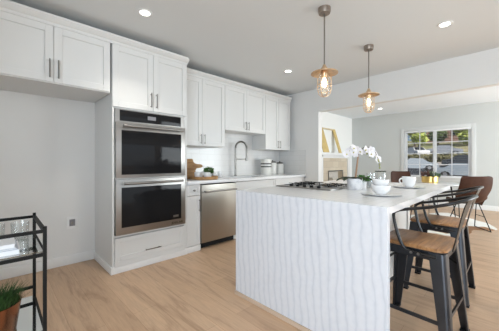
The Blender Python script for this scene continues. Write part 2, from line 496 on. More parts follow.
# window in the far wall
win = struct('window_1', G().box(XF + .03, XF + .09, WY0, WY0 + .045, WZ0, WZ1).box(XF + .03, XF + .09, WY1 - .045, WY1, WZ0, WZ1)
             .box(XF + .03, XF + .09, WY0 + .045, WY1 - .045, WZ0, WZ0 + .045).box(XF + .03, XF + .09, WY0 + .045, WY1 - .045, WZ1 - .045, WZ1), 'vinyl')
ym = (WY0 + WY1) / 2 + .02
for i, (y0, y1) in enumerate(((WY0 + .045, ym - .02), (ym + .02, WY1 - .045))):
    x = XF + .05
    g = G().box(x - .015, x + .015, y0, y0 + .022, WZ0 + .045, WZ1 - .045).box(x - .015, x + .015, y1 - .022, y1, WZ0 + .045, WZ1 - .045)
    g.box(x - .008, x + .008, (y0 + y1) / 2 - .009, (y0 + y1) / 2 + .009, WZ0 + .045, WZ1 - .045)
    for k in range(1, 4):
        z = WZ0 + .045 + (WZ1 - WZ0 - .09) * k / 4
        g.box(x - .0075, x + .0075, y0 + .022, y1 - .022, z - .009, z + .009)
    struct('window_sash', g, 'vinyl', win)
    struct('window_pane', G().box(x - .002, x + .002, y0 + .02, y1 - .02, WZ0 + .05, WZ1 - .05), 'winglass', win)
struct('window_mullion', G().box(XF + .03, XF + .08, ym - .02, ym + .02, WZ0 + .045, WZ1 - .045), 'vinyl', win)
struct('window_casing', G().box(XF - .018, XF, WY0 - .085, WY0, WZ0 - .1, WZ1 + .085, .003).box(XF - .018, XF, WY1, WY1 + .085, WZ0 - .1, WZ1 + .085, .003)
       .box(XF - .018, XF, WY0, WY1, WZ1, WZ1 + .085, .003).box(XF - .018, XF, WY0, WY1, WZ0 - .1, WZ0, .003), 'casing', win)
struct('window_sill', G().box(XF - .06, XF + .03, WY0 - .1, WY1 + .1, WZ0 - .012, WZ0 + .012, .004), 'trim', win)

# ------------------------------------------------------------------ cabinets
def shaker(x0, x1, z0, z1, y, st=.062, th=.02):
    g = G()
    g.box(x0, x0 + st, y, y + th, z0, z1, .0015, 1).box(x1 - st, x1, y, y + th, z0, z1, .0015, 1)
    g.box(x0 + st, x1 - st, y, y + th, z0, z0 + st, .0015, 1).box(x0 + st, x1 - st, y, y + th, z1 - st, z1, .0015, 1)
    g.box(x0 + st - .002, x1 - st + .002, y + .010, y + th, z0 + st - .002, z1 - st + .002)
    return g

def pull_v(x, y, z0, z1):
    g = G().cyl((x, y - .03, z0), (x, y - .03, z1), .006, n=10)
    for z in (z0 + .015, z1 - .015): g.cyl((x, y - .03, z), (x, y + .001, z), .004, n=8)
    return g
def pull_h(x0, x1, y, z):
    g = G().cyl((x0, y - .03, z), (x1, y - .03, z), .006, n=10)
    for x in (x0 + .015, x1 - .015): g.cyl((x, y - .03, z), (x, y + .001, z), .004, n=8)
    return g

def carcass(x0, x1, y0, y1, z0, z1, t=.018, open_bottom=False):
    g = G().box(x0, x0 + t, y0, y1, z0, z1).box(x1 - t, x1, y0, y1, z0, z1)
    g.box(x0 + t, x1 - t, y1 - t, y1, z0, z1).box(x0 + t, x1 - t, y0, y1 - t, z1 - t, z1)
    if not open_bottom: g.box(x0 + t, x1 - t, y0, y1 - t, z0, z0 + t)
    return g

def doors(root, x0, x1, z0, z1, y, hz0, hz1, handle_in=.032):
    xm = (x0 + x1) / 2
    for a, b, hx in ((x0 + .002, xm - .0015, xm - handle_in), (xm + .0015, x1 - .002, xm + handle_in)):
        d = obj('door', shaker(a, b, z0, z1, y), 'cab', root)
        obj('handle', pull_v(hx, y, hz0, hz1), 'nickel', d)

# cabinet over the fridge alcove
YT = 2.92
t = thing('alcove_cabinet', 'deep white two-door cabinet above the empty fridge alcove at left', 'cabinet', (.40, YT + .3, 1.885))
obj('body', carcass(-.09, .856, YT + .022, YW - .002, 1.885, 2.41), 'cab', t)
doors(t, -.09, .852, 1.893, 2.40, YT, 1.925, 2.09)

# tall oven cabinet
X0, X1 = .868, 1.745
t = thing('oven_cabinet', 'tall white cabinet holding the double wall oven', 'cabinet', (1.3, 3.2, 0))
g = G().box(X0, X0 + .02, YT + .02, YW - .002, .07, 2.41).box(X1 - .02, X1, YT + .02, YW - .002, .07, 2.41)
g.box(X0 + .02, X1 - .02, YW - .022, YW - .002, .07, 2.41).box(X0 + .02, X1 - .02, YT + .02, YW - .022, 2.39, 2.41)
g.box(X0 + .02, X1 - .02, YT + .02, YW - .022, 1.735, 1.755).box(X0 + .02, X1 - .02, YT + .02, YW - .022, .375, .395)
g.box(X0 + .02, X1 - .02, YT + .02, YW - .022, .07, .09)
obj('body', g, 'cab', t)
obj('face_frame', G().box(X0, .888, YT, YT + .02, .07, 1.745).box(1.706, X1, YT, YT + .02, .07, 1.745)
    .box(.888, 1.706, YT, YT + .02, .375, .398).box(.888, 1.706, YT - .016, YT + .02, .07, .124), 'cab', t)
obj('plinth', G().box(X0 - .014, X1 + .0, YT - .012, YW - .02, 0, .075, .004), 'trim', t)
doors(t, X0, X1, 1.75, 2.40, YT - .002, 1.79, 1.955)
d = obj('drawer', shaker(.89, 1.704, .125, .37, YT - .018, .05), 'cab', t)
obj('handle', pull_h(1.20, 1.38, YT - .018, .19), 'nickel', d)

# double wall oven
t = thing('double_wall_oven', 'stainless steel double wall oven with two dark glass doors', 'oven', (1.3, 3.1, .40))
OX0, OX1 = .892, 1.702
obj('housing', G().box(OX0, OX1, YT - .004, 3.45, .400, 1.733), 'steel', t)
p = obj('control_panel', G().box(OX0 + .045, OX1 - .05, YT - .014, YT - .004, 1.608, 1.722, .002), 'ovenglass', t)
obj('display', G().box(1.235, 1.33, YT - .016, YT - .014, 1.645, 1.685), 'display', p)
obj('side_trim', G().box(OX0, OX0 + .045, YT - .012, YT - .004, 1.605, 1.733).box(OX1 - .05, OX1, YT - .012, YT - .004, 1.605, 1.733)
    .box(OX0 + .045, OX1 - .05, YT - .012, YT - .004, 1.722, 1.733), 'steel', t)
for z0, z1 in ((1.005, 1.592), (.402, .985)):
    d = obj('oven_door', G().box(OX0 + .002, OX1 - .002, YT - .038, YT - .005, z0, z1, .004), 'steel', t)
    obj('window', G().box(OX0 + .055, OX1 - .06, YT - .041, YT - .038, z0 + .075 if z0 < .9 else z0 + .03, z1 - .085, .0015), 'ovenglass', d)
    zz = z1 - .042
    h = G().cyl((OX0 + .06, YT - .085, zz), (OX1 - .06, YT - .085, zz), .013, n=14)
    for x in (OX0 + .08, OX1 - .08): h.box(x - .012, x + .012, YT - .085, YT - .037, zz - .011, zz + .011, .003)
    obj('handle', h, 'steel', d)
    if z0 < .9:
        obj('badge', G().box(1.535, 1.605, YT - .0425, YT - .041, .505, .53, .0005), 'nickel', d)
        f = bpy.data.curves.new('brand_text', 'FONT'); f.body = 'JENN-AIR'; f.size = .036; f.extrude = .0006
        f.materials.append(M['dark'])
        tmp = bpy.data.objects.new('brand_text_curve', f); me = bpy.data.meshes.new_from_object(tmp); bpy.data.objects.remove(tmp)
        fo = bpy.data.objects.new('brand_text', me); C.objects.link(fo); fo.parent = d
        fo.location = Vector((1.515, YT - .0392, .425)) - WL[t]; fo.rotation_euler = (radians(90), 0, 0)

# upper wall cabinets
YU = 3.21
ups = [(1.747, 2.60, 1.405, 'white upper cabinet beside the oven cabinet above the cutting board'),
       (2.602, 3.555, 1.68, 'shorter white upper cabinet above the faucet'),
       (3.557, 4.31, 1.405, 'white upper cabinet in the corner above the canisters')]
for a, b, z, lab in ups:
    t = thing('wall_cabinet', lab, 'cabinet', ((a + b) / 2, 3.4, z), 'upper wall cabinets')
    obj('body', carcass(a, b, YU + .021, YW - .013, z, 2.41), 'cab', t)
    doors(t, a, b, z + .004, 2.39, YU, z + .03, z + .17)

def crown(pts2):   # profile swept along a run of constant y
    return pts2
prof = [(0, 0), (-.008, 0), (-.008, .028), (-.016, .032), (-.034, .066), (-.038, .070), (-.038, .088), (.02, .088), (.02, 0)]
g = G(); g.prism([(YT + .002 + a, 2.40 + b) for a, b in prof], 0, -2.5, X1 + .002)
g.prism([(X1 + .0 - a, 2.40 + b) for a, b in prof], 1, YT, YU + .02)
struct('trim_2', g, 'cab')
struct('trim_3', G().prism([(YU + .002 + a, 2.39 + b) for a, b in prof], 0, X1 + .04, 4.315), 'cab')

# base cabinets, dishwasher, worktop
YB = 2.925
t = thing('base_cabinet', 'narrow white base cabinet between oven cabinet and dishwasher', 'cabinet', (1.85, 3.2, 0), 'base cabinets')
obj('body', carcass(1.747, 1.954, YB + .021, YW - .002, .075, .88), 'cab', t)
obj('plinth', G().box(1.747, 1.954, YB - .004, YW - .05, 0, .075, .003), 'trim', t)
d = obj('drawer', shaker(1.75, 1.951, .73, .868, YB, .035), 'cab', t)
obj('knob', G().lathe([(0, 0), (.008, 0), (.007, .012), (.014, .018), (.014, .026), (0, .03)], n=14), 'nickel', d, True)
k = d.children[0]; k.rotation_euler = (radians(90), 0, 0); k.location = Vector((1.85, YB + .003, .80)) - WL[t]
d = obj('door', shaker(1.75, 1.951, .085, .724, YB, .05), 'cab', t)
obj('handle', pull_v(1.925, YB, .52, .68), 'nickel', d)
t = thing('base_cabinet', 'white sink base cabinet between the dishwasher and the corner', 'cabinet', (3.0, 3.2, 0), 'base cabinets')
obj('body', carcass(2.582, 3.50, YB + .021, YW - .002, .08, .66).box(2.582, 2.6, YB + .021, YW - .002, .66, .88).box(3.482, 3.5, YB + .021, YW - .002, .66, .88), 'cab', t)
obj('plinth', G().box(2.582, 3.50, YB + .05, YW - .05, 0, .08), 'trim', t)
obj('false_front', shaker(2.585, 3.497, .73, .868, YB, .035), 'cab', t)
doors(t, 2.582, 3.50, .085, .724, YB, .56, .70)
t = thing('base_cabinet', 'white corner base cabinet under the canisters', 'cabinet', (3.95, 3.2, 0), 'base cabinets')
obj('body', carcass(3.503, 4.385, YB + .021, YW - .002, .08, .88), 'cab', t)
obj('plinth', G().box(3.503, 4.385, YB + .05, YW - .05, 0, .08), 'trim', t)
obj('drawer', shaker(3.506, 4.382, .73, .868, YB, .035), 'cab', t)
doors(t, 3.503, 4.385, .085, .724, YB, .56, .70)

t = thing('dishwasher', 'stainless steel dishwasher with a bar handle', 'dishwasher', (2.27, 3.2, 0))
obj('tub', G().box(1.960, 2.576, YB + .03, YW - .03, .09, .865), 'dark', t)
obj('kick_plate', G().box(1.960, 2.576, YB + .055, YB + .09, .002, .09), 'dark', t)
d = obj('door', G().box(1.962, 2.574, YB - .012, YB + .028, .085, .862, .006), 'dwsteel', t)
h = G().cyl((1.99, YB - .06, .775), (2.545, YB - .06, .775), .012, n=14)
for x in (2.01, 2.525): h.box(x - .012, x + .012, YB - .06, YB - .011, .765, .785, .003)
obj('handle', h, 'steel', d)

SX0, SX1, SY0, SY1 = 2.72, 3.38, 3.03, 3.40
g = G().box(1.747, SX0, 2.895, YW - .013, .88, .92, .003).box(SX1, XH - .013, 2.895, YW - .013, .88, .92, .003)
g.box(SX0, SX1, 2.895, SY0, .88, .92).box(SX0, SX1, SY1, YW - .013, .88, .92)
tag(obj('worktop', g, 'quartz_top', base=(3, 3.2, .88)), 'pale quartz worktop running along the cabinet wall', 'worktop')
g = G().box(SX0 - .01, SX1 + .01, SY0 - .01, SY1 + .01, .68, .69)
g.box(SX0 - .01, SX0, SY0 - .01, SY1 + .01, .69, .879).box(SX1, SX1 + .01, SY0 - .01, SY1 + .01, .69, .879)
g.box(SX0, SX1, SY0 - .01, SY0, .69, .879).box(SX0, SX1, SY1, SY1 + .01, .69, .879)
tag(obj('sink', g, 'steel', base=(3.05, 3.2, .68)), 'stainless undermount sink set in the worktop', 'sink')

# faucet
fx, fy = 3.05, 3.47
t = thing('faucet', 'tall brushed nickel spring faucet behind the sink', 'faucet', (fx, fy, .92))
obj('base', G().lathe([(0, 0), (.028, 0), (.028, .012), (.018, .02), (.018, .23), (0, .235)], (fx, fy, .92)), 'nickel', t)
dx, dy = .62, -.78
def fp(r, z): return (fx + dx * r, fy + dy * r, .92 + z)
pts = [fp(0, .22), fp(0, .50)] + [fp(.10 - .10 * cos(a), .50 + .11 * sin(a)) for a in [pi * i / 10 for i in range(1, 11)]] + [fp(.20, .40)]
hose = obj('spring_hose', G().tube(pts, .014, 10), 'nickel', t)
g = G(); hel = []
for i in range(360):
    s = i / 359 * (len(pts) - 1); k = min(int(s), len(pts) - 2); f = s - k
    p = Vector(pts[k]).lerp(Vector(pts[k + 1]), f); tt = (Vector(pts[k + 1]) - Vector(pts[k])).normalized()
    u = tt.cross(Vector((dy, -dx, 0))).normalized(); v = Vector((dy, -dx, 0)).normalized(); a = i * 1.05
    hel.append(p + (u * cos(a) + v * sin(a)) * .0165)
obj('spring', G().tube(hel, .003, 5), 'nickel', hose)
obj('spray_head', G().cyl(fp(.20, .40), fp(.20, .27), .014, .021), 'nickel', t)
obj('support_arm', G().cyl(fp(0, .30), fp(.20, .30), .007).cyl(fp(.20, .285), fp(.20, .315), .025, .025), 'nickel', t)
obj('lever', G().cyl((fx, fy, 1.04), (fx - .05, fy - .06, 1.045), .010).cyl((fx - .05, fy - .06, 1.045), (fx - .075, fy - .085, 1.10), .006), 'nickel', t)

# ------------------------------------------------------------------ island
IX0, IX1, IY0, IY1 = 1.528, 3.49, .486, 1.735
t = thing('kitchen_island', 'kitchen island with a veined white quartz waterfall end', 'island', (2.5, 1.1, 0))
obj('countertop', G().box(IX0 + .0405, IX1, IY0, IY1, .88, .92), 'quartz_top', t)
obj('waterfall_panel', G().box(IX0, IX0 + .04, IY0, IY1, .032, .92, .0015, 1), 'quartz', t)
obj('plinth_strip', G().box(IX0 - .008, IX0 + .05, IY0 + .002, IY1 + .008, 0, .031), 'trimwood', t)
b = obj('cabinet', G().box(IX0 + .041, IX1 - .03, .86, IY1 - .03, .0, .879), 'cab', t)
g = G()
for i in range(3):
    x0 = IX0 + .06 + i * .61
    for a, c2, z0, z1 in ((x0, x0 + .06, .12, .86), (x0 + .53, x0 + .59, .12, .86), (x0 + .06, x0 + .53, .12, .18), (x0 + .06, x0 + .53, .80, .86)):
        g.box(a, c2, .844, .862, z0, z1)
obj('back_panel', g, 'cab', b)

# cooktop
t = thing('cooktop', 'stainless gas cooktop with five knobs set in the island', 'cooktop', (2.36, 1.47, .92))
cx0, cx1, cy0, cy1 = 2.08, 2.62, 1.12, 1.73
obj('base', G().box(cx0, cx1, cy0, cy1, .92, .930, .003), 'steel', t)
obj('glass_deck', G().box(cx0 + .12, cx1 - .012, cy0 + .012, cy1 - .012, .9300, .9335, .001), 'deck', t)
for i in range(5):
    y = 1.27 + i * .078
    obj('knob', G().lathe([(0, 0), (.018, 0), (.016, .018), (0, .019)], (cx0 + .06, y, .930), 14), 'black', t)
for (bx, by) in ((2.31, 1.27), (2.31, 1.58), (2.51, 1.27), (2.51, 1.58)):
    bn = obj('burner', G().lathe([(0, 0), (.04, 0), (.04, .003), (.03, .003), (.03, .006), (0, .007)], (bx, by, .9335), 18), 'black', t)
    g = G()
    for s in (-1, 1):
        g.box(bx - .085, bx + .085, by + s * .05 - .003, by + s * .05 + .003, .942, .948)
        g.box(bx + s * .05 - .003, bx + s * .05 + .003, by - .12, by + .12, .9421, .9481)
        for q in (-1, 1): g.box(bx + s * .08 - .004, bx + s * .08 + .004, by + q * .05 - .0039, by + q * .05 + .0039, .9335, .9425)
    obj('grate', g, 'black', bn)

# ------------------------------------------------------------------ pendants and recessed lights
def pendant(x, y, label):
    t = thing('pendant_lamp', label, 'pendant lamp', (x, y, 1.985), 'pendant lamps over the island')
    obj('canopy', G().lathe([(0, -.052), (.05, -.05), (.056, -.03), (.056, 0), (0, 0)], (x, y, CZ), 28), 'bronze', t)
    obj('rod', G().cyl((x, y, CZ - .05), (x, y, 2.06), .006, n=10), 'nickel', t)
    obj('socket', G().lathe([(0, .075), (.012, .07), (.02, .05), (.028, .04), (.028, -.02), (.02, -.045), (0, -.05)], (x, y, 1.985), 18), 'copperlamp', t)
    obj('shade', G().lathe([(.026, .026), (.05, .022), (.112, .000), (.120, -.004), (.120, -.012), (.11, -.006), (.05, .014), (.026, .018), (.026, .026)], (x, y, 1.985), 32), 'copperlamp', t)
    b = obj('bulb', G().lathe([(.010, -.04), (.013, -.055), (.024, -.085), (.026, -.105), (.018, -.128), (0, -.137)], (x, y, 1.985), 16), 'bulb', t)
    obj('jar', G().lathe([(.044, -.012), (.052, -.03), (.052, -.15), (.045, -.185), (.025, -.205), (0, -.21)], (x, y, 1.985), 24), 'glass', t)
    g = G()
    for k in range(6):
        a = k * pi / 3
        g.tube([(x + r * cos(a), y + r * sin(a), 1.985 + z) for r, z in ((.058, -.01), (.060, -.05), (.060, -.15), (.05, -.195), (.028, -.216), (0, -.222))], .003, 6)
    for z, r in ((-.055, .0615), (-.115, .0615), (-.165, .059)):
        g.tube([(x + r * cos(q), y + r * sin(q), 1.985 + z) for q in [2 * pi * j / 24 for j in range(24)]], .003, 6, closed=True)
    obj('wire_cage', g, 'copperlamp', t)
    l = bpy.data.lights.new('pendant_light', 'POINT'); l.energy = .8; l.color = (1, .78, .55); l.shadow_soft_size = .03
    lo = bpy.data.objects.new('pendant_light', l); C.objects.link(lo); lo.parent = t; lo.location = (0, 0, -.10)
pendant(2.144, 1.215, 'copper cage pendant lamp nearest the camera over the island')
pendant(3.222, 1.235, 'copper cage pendant lamp farther away, beside the header wall')

def downlight(x, y, z, label, power):
    t = thing('recessed_light', label, 'ceiling light', (x, y, z), 'recessed ceiling lights')
    obj('trim_ring', G().lathe([(.045, -.006), (.062, -.008), (.068, -.001), (.068, .0), (.045, 0), (.045, -.006)], (x, y, z), 28), 'trim', t)
    obj('lens', G().lathe([(0, -.004), (.046, -.004), (.046, -.001), (0, -.001)], (x, y, z), 24), 'lens', t)
    l = bpy.data.lights.new('downlight', 'AREA'); l.shape = 'DISK'; l.size = .09; l.energy = power; l.color = (1, .93, .83); l.spread = radians(95)
    lo = bpy.data.objects.new('downlight', l); C.objects.link(lo); lo.parent = t; lo.location = (0, 0, -.012)
downlight(1.004, 2.424, CZ, 'round recessed light in the ceiling in front of the oven cabinet', 4)
downlight(3.222, 2.443, CZ, 'round recessed light in the ceiling near the corner wall cabinet', 4)
downlight(3.263, .497, CZ, 'round recessed light in the kitchen ceiling above the stools', 4)
downlight(7.424, 2.549, CZF, 'small recessed light in the bright far room ceiling', 2)

downlight(1.004, .497, CZ, 'round recessed fill light added out of view, almost overhead', 4)  # extra fixture out of view, added to brighten the near floor
# ------------------------------------------------------------------ outlet box in the alcove
t = thing('outlet_box', 'square white outlet box with grey recess on the alcove wall', 'outlet', (.635, YW, .475))
obj('plate', G().box(.582, .688, YW - .008, YW - .0005, .405, .545, .002), 'trim', t)
obj('recess', G().box(.608, .664, YW - .0095, YW - .008, .435, .512), 'display', t)
obj('valve', G().cyl((.632, YW - .0095, .472), (.632, YW - .026, .472), .011).box(.626, .638, YW - .03, YW - .026, .455, .49), 'nickel', t)

# ------------------------------------------------------------------ counter stools
def rrect(hx, hy, r, z, n=5):
    out = []
    for cx, cy, a0 in ((hx - r, hy - r, 0), (-hx + r, hy - r, pi / 2), (-hx + r, -hy + r, pi), (hx - r, -hy + r, 1.5 * pi)):
        for i in range(n + 1):
            a = a0 + pi / 2 * i / n
            out.append((cx + r * cos(a), cy + r * sin(a), z))
    return out

def make_stool(label):
    t = thing('counter_stool', label, 'stool', (0, 0, 0), 'metal counter stools at the island')
    obj('seat', G().loft([rrect(.190, .190, .05, .618), rrect(.198, .198, .055, .623), rrect(.198, .198, .055, .637), rrect(.190, .190, .05, .643)]), 'seatwood', t, True)
    obj('seat_frame', G().loft([rrect(.178, .178, .05, .560), rrect(.186, .186, .05, .580), rrect(.186, .186, .05, .6175)]), 'gun', t, True)
    for sx in (-1, 1):
        for sy in (-1, 1):
            rings = []
            for k in range(7):
                f = k / 6
                z = .612 * (1 - f) + .012 * f
                cx = .192 + (.250 - .192) * f; cy = .192 + (.240 - .192) * f
                wd = .086 * (1 - f) + .048 * f; th = .012; r = .022
                sec = [(-wd, 0)] + [(-r + r * sin(a), -r + r * cos(a)) for a in [pi / 2 * i / 4 for i in range(5)]] + [(0, -wd), (-th, -wd)] + \
                      [(-r + (r - th) * cos(a), -r + (r - th) * sin(a)) for a in [pi / 2 * i / 4 for i in range(5)]] + [(-wd, -th)]
                rings.append([(sx * (cx + a), sy * (cy + b), z) for a, b in sec])
            lg = obj('leg', G().loft(rings), 'gun', t, True)
            obj('foot_cap', G().box(sx * .250 - sx * .050 if sx > 0 else -.252, .252 if sx > 0 else -.200, .192 if sy > 0 else -.242, .242 if sy > 0 else -.192, 0, .014, .003), 'black', lg, True)
    q = .222; q2 = .2165
    for a, b in (((-q, -q2, .21), (-q, q2, .21)), ((q, -q2, .21), (q, q2, .21)), ((-q, q2 - .004, .25), (q, q2 - .004, .25)), ((-q, -q2 + .004, .25), (q, -q2 + .004, .25))):
        obj('footrest_bar', G().bar(a, b, .010, .022), 'gun', t, True)
    obj('cross_brace', G().tube(spline([(-.19, -.19, .47), (-.1, -.1, .55), (0, 0, .565), (.1, .1, .55), (.19, .19, .47)]), .008, 8)
        .tube(spline([(-.19, .19, .46), (-.1, .1, .54), (0, 0, .555), (.1, -.1, .54), (.19, -.19, .46)]), .008, 8), 'black', t, True)
    half = [(-.197, -.150, .590), (-.205, -.09, .595), (-.205, -.005, .600), (-.207, .030, .625), (-.213, .060, .70), (-.218, .082, .815), (-.219, .060, .850), (-.221, .0, .868), (-.220, -.12, .895), (-.205, -.22, .925), (-.155, -.275, .945), (-.08, -.298, .953), (0, -.303, .955)]
    path = half + [(-x, y, z) for x, y, z in half[-2::-1]]
    obj('arm_rail', G().tube(spline(path, 5), .010, 10), 'rail', t, True)
    rings = []
    for k in range(9):
        f = k / 8
        z = .950 + (.60 - .950) * f; y = -.303 + (.303 - .200) * (f ** .8) ; hw = .085 * (1 - f) ** 1.5 + .028
        bow = .012 * (1 - f)
        rings.append([(-hw, y + bow, z), (0, y, z), (hw, y + bow, z), (hw, y + .006 + bow, z), (0, y + .006, z), (-hw, y + .006 + bow, z)])
    obj('back_splat', G().loft(rings), 'rail', t, True)
    for sx in (-1, 1):
        for y in (-.06, -.02): obj('bolt', G().tube([(sx * .186, y, .595), (sx * .222, y, .595)], .008, 10), 'nickel', t, True)
    return t
s1 = make_stool('wood-seat gunmetal counter stool nearest the camera beside the waterfall end')
s1.location = (2.11, .472, 0); s1.rotation_euler = (0, 0, radians(-3))
s2 = dup(s1, (2.955, .498, 0), 'second wood-seat gunmetal counter stool, beyond the nearest one', 0.)

# ------------------------------------------------------------------ things on the island
def lathe_obj(name, prof, c, m, parent=None, n=32, **k):
    return obj(name, G().lathe(prof, c, n), m, parent, **k)
PLATE = [(0, 0), (.075, 0), (.085, .003), (.135, .008), (.138, .011), (.085, .007), (0, .007)]
BOWL = [(0, 0), (.036, 0), (.040, .006), (.062, .030), (.069, .062), (.070, .068), (.066, .066), (.058, .032), (.030, .010), (0, .008)]
zI = .92
px_, py_ = 2.10, .715
tag(obj('plate', G().lathe([(r * 1.05, z) for r, z in PLATE], (px_, py_, zI)), 'ceramic', base=(px_, py_, zI)), 'white round plate under the stacked bowls on the island', 'plate', 'white plates')
for i, lab in enumerate(('lower white bowl of the pair stacked on the plate', 'upper white bowl stacked inside the other bowl on the plate')):
    z = zI + .0075 + i * .048
    sc = 1.0 if i == 0 else .86
    tag(obj('bowl', G().lathe([(r * sc, q * (1.0 if i == 0 else .9)) for r, q in BOWL], (px_, py_, z)), 'ceramic', base=(px_, py_, z)), lab, 'bowl', 'stacked white bowls')
px2, py2 = 2.90, .727
tag(obj('plate', G().lathe([(r * 1.02, z) for r, z in PLATE], (px2, py2, zI)), 'ceramic', base=(px2, py2, zI)), 'white plate under the large white cup at the island end', 'plate', 'white plates')
t = thing('cup', 'large white cup standing on a plate at the island end', 'cup', (px2, py2, zI + .0075))
obj('body', G().lathe([(0, 0), (.035, 0), (.045, .012), (.058, .06), (.061, .098), (.058, .098), (.05, .03), (.03, .01), (0, .01)], (px2, py2, zI + .0075)), 'ceramic', t)
obj('handle', G().tube([(px2 + .035 - .030 * 1.0 - .04, py2 + .04 + .018, zI + .085)] + [(px2 - .04 - .032 * sin(a) * .7, py2 + .045 + .032 * sin(a) * .7, zI + .066 + .026 * cos(a)) for a in [pi * i / 8 for i in range(9)]], .006, 8), 'ceramic', t)

# orchid
ox, oy = 2.36, 1.03
t = thing('orchid_plant', 'white orchid in a grey marbled pot beside the cooktop', 'plant', (ox, oy, zI))
obj('pot', G().lathe([(0, 0), (.058, 0), (.064, .01), (.068, .10), (.062, .10), (.058, .02), (0, .02)], (ox, oy, zI)), 'marblepot', t)
obj('soil', G().lathe([(0, .088), (.061, .086), (.061, .08), (0, .08)], (ox, oy, zI)), 'soil', t)
def leafm(g, p, d, L, W, droop, nseg=8):
    p = Vector(p); d = Vector((d[0], d[1], 0)).normalized(); s = Vector((-d.y, d.x, 0)); up = Vector((0, 0, 1))
    rings = []
    for k in range(nseg + 1):
        f = k / nseg
        c = p + d * L * f + up * (L * (.42 * f - droop * .52 * f * f))
        wv = W * (sin(pi * (f * .88 + .1)) ** .7) * .5
        rings.append([tuple(c - s * wv + up * .010 * f), tuple(c), tuple(c + s * wv + up * .010 * f), tuple(c - up * .003)])
    g.loft(rings)
for k, (a, L, dr) in enumerate(((2.2, .15, 1.1), (3.0, .16, 1.0), (-.4, .15, 1.15), (-1.1, .14, 1.0), (.8, .14, 1.2), (-2.3, .12, .9))):
    g = G(); leafm(g, (ox + .01 * cos(a), oy + .01 * sin(a), zI + .098), (cos(a), sin(a)), L, .068, dr); obj('leaf', g, 'leaf', t)
rtv = Vector((.7145, -.6997, 0)); fwv = Vector((.6997, .7145, 0))
def rp(a, z, d=0.): return tuple(Vector((ox, oy, zI + z)) + rtv * a + fwv * d)
obj('stake', G().cyl(rp(.005, .088), rp(.034, .32), .010, .007, 8), 'stake', t)
st1 = [rp(.012, .09), rp(.02, .20), rp(.032, .31), rp(.03, .37), rp(-.005, .40), rp(-.04, .385), rp(-.075, .34)]
st2 = [rp(.014, .09, .01), rp(.026, .20, .01), rp(.040, .31, .01), rp(.075, .375, .01), rp(.125, .385, .0), rp(.17, .36, -.01), rp(.20, .30, -.015), rp(.215, .235, -.02), rp(.218, .20, -.02)]
for s in (st1, st2): obj('flower_stem', G().tube(spline(s), .0032, 7), 'stem', t)
def blossom_bm():
    g = G()
    for k, (L, W) in enumerate(((.040, .030), (.036, .042), (.038, .028), (.038, .028), (.036, .042))):
        a = pi / 2 + 2 * pi * k / 5
        d = Vector((cos(a), 0, sin(a))); s = Vector((-sin(a), 0, cos(a))); n = Vector((0, -1, 0))
        ring = []; R2 = []
        for i in range(7):
            f = i / 6; wv = W * .5 * (sin(pi * min(1, f * .92 + .08)) ** .6)
            c = d * L * f + n * (.012 * sin(f * 2.0))
            ring.append([tuple(c - s * wv + n * .003), tuple(c), tuple(c + s * wv + n * .003), tuple(c - n * .0015)])
        g.loft(ring)
    return g
def lip_bm():
    return G().ico((0, -.010, -.004), .007, 1, 0, (1, 1.3, 1.1))
b0 = None
bl = [(-.078, .335), (-.05, .365), (-.055, .33), (-.025, .385), (-.02, .35), (.012, .375), (.0, .335), (.04, .355),
      (.085, .372), (.115, .355), (.145, .37), (.135, .335), (.168, .345), (.19, .31), (.205, .285)]
for i, (a, z) in enumerate(bl):
    pos = Vector(rp(a, z - .012, random.uniform(-.03, .02))) - WL[t]
    if b0 is None:
        b0 = obj('blossom', blossom_bm(), 'petal', t, True); obj('lip', lip_bm(), 'bud', b0, True); o = b0
    else:
        o = copy_tree(b0, t)
    o.location = pos
    o.rotation_euler = (radians(random.uniform(-25, 5)), radians(random.uniform(-25, 25)), radians(-44 + random.uniform(-45, 45)))
for a, z in ((.212, .255), (.218, .225), (.22, .198), (.105, .325), (.13, .30)):
    obj('bud', G().ico(rp(a, z, -.02), .009, 1, 0, (1, 1, 1.3)), 'budgreen', t)

# small plant in a white pot, glass vase and jar
def sprig(name_root, c, n, R, H, m, parent, lw=.012, ll=.03, up=.6):
    g = G()
    for i in range(n):
        a = random.uniform(0, 2 * pi); e = random.uniform(.1, 1.0); rr = R * sqrt(random.random())
        p = Vector((c[0] + rr * cos(a) * .8, c[1] + rr * sin(a) * .8, c[2] + H * random.uniform(.1, .9) * (1 - .3 * rr / R)))
        d = Vector((cos(a + random.uniform(-.6, .6)), sin(a + random.uniform(-.6, .6)), random.uniform(-.2, up) + .3)).normalized()
        s = d.cross(Vector((random.uniform(-1, 1), random.uniform(-1, 1), random.uniform(-1, 1)))).normalized()
        L = ll * random.uniform(.7, 1.2); wv = lw * random.uniform(.7, 1.2)
        nn = d.cross(s).normalized() * .0012
        q0 = [p, p + d * L * .45 - s * wv * .5, p + d * L, p + d * L * .45 + s * wv * .5]
        g.loft([[tuple(q) for q in q0], [tuple(q + nn) for q in q0]])
    return obj(name_root, g, m, parent, merge=False)
vx, vy = 2.44, .985
t = thing('potted_plant', 'small green leafy plant in a white pot beside the orchid', 'plant', (vx, vy, zI))
obj('pot', G().lathe([(0, 0), (.026, 0), (.031, .07), (.028, .07), (.025, .01), (0, .01)], (vx, vy, zI)), 'ceramic', t)
sprig('foliage', (vx, vy, zI + .06), 60, .045, .065, 'leaf2', t, .024, .04)
vx, vy = 2.62, .985
t = thing('glass_vase', 'clear square-sided glass vase behind the small green plant', 'vase', (vx, vy, zI))
obj('body', G().lathe([(0, 0), (.036, 0), (.040, .01), (.040, .14), (.036, .14), (.036, .015), (0, .012)], (vx, vy, zI), 24), 'glass', t)
obj('filling', G().lathe([(0, 0.0125), (.035, .0155), (.035, .085), (0, .086)], (vx, vy, zI), 20), mat('frosted_filling', (.55, .57, .58), .4, var=.15, scale=30), t)
vx, vy = 2.72, .93
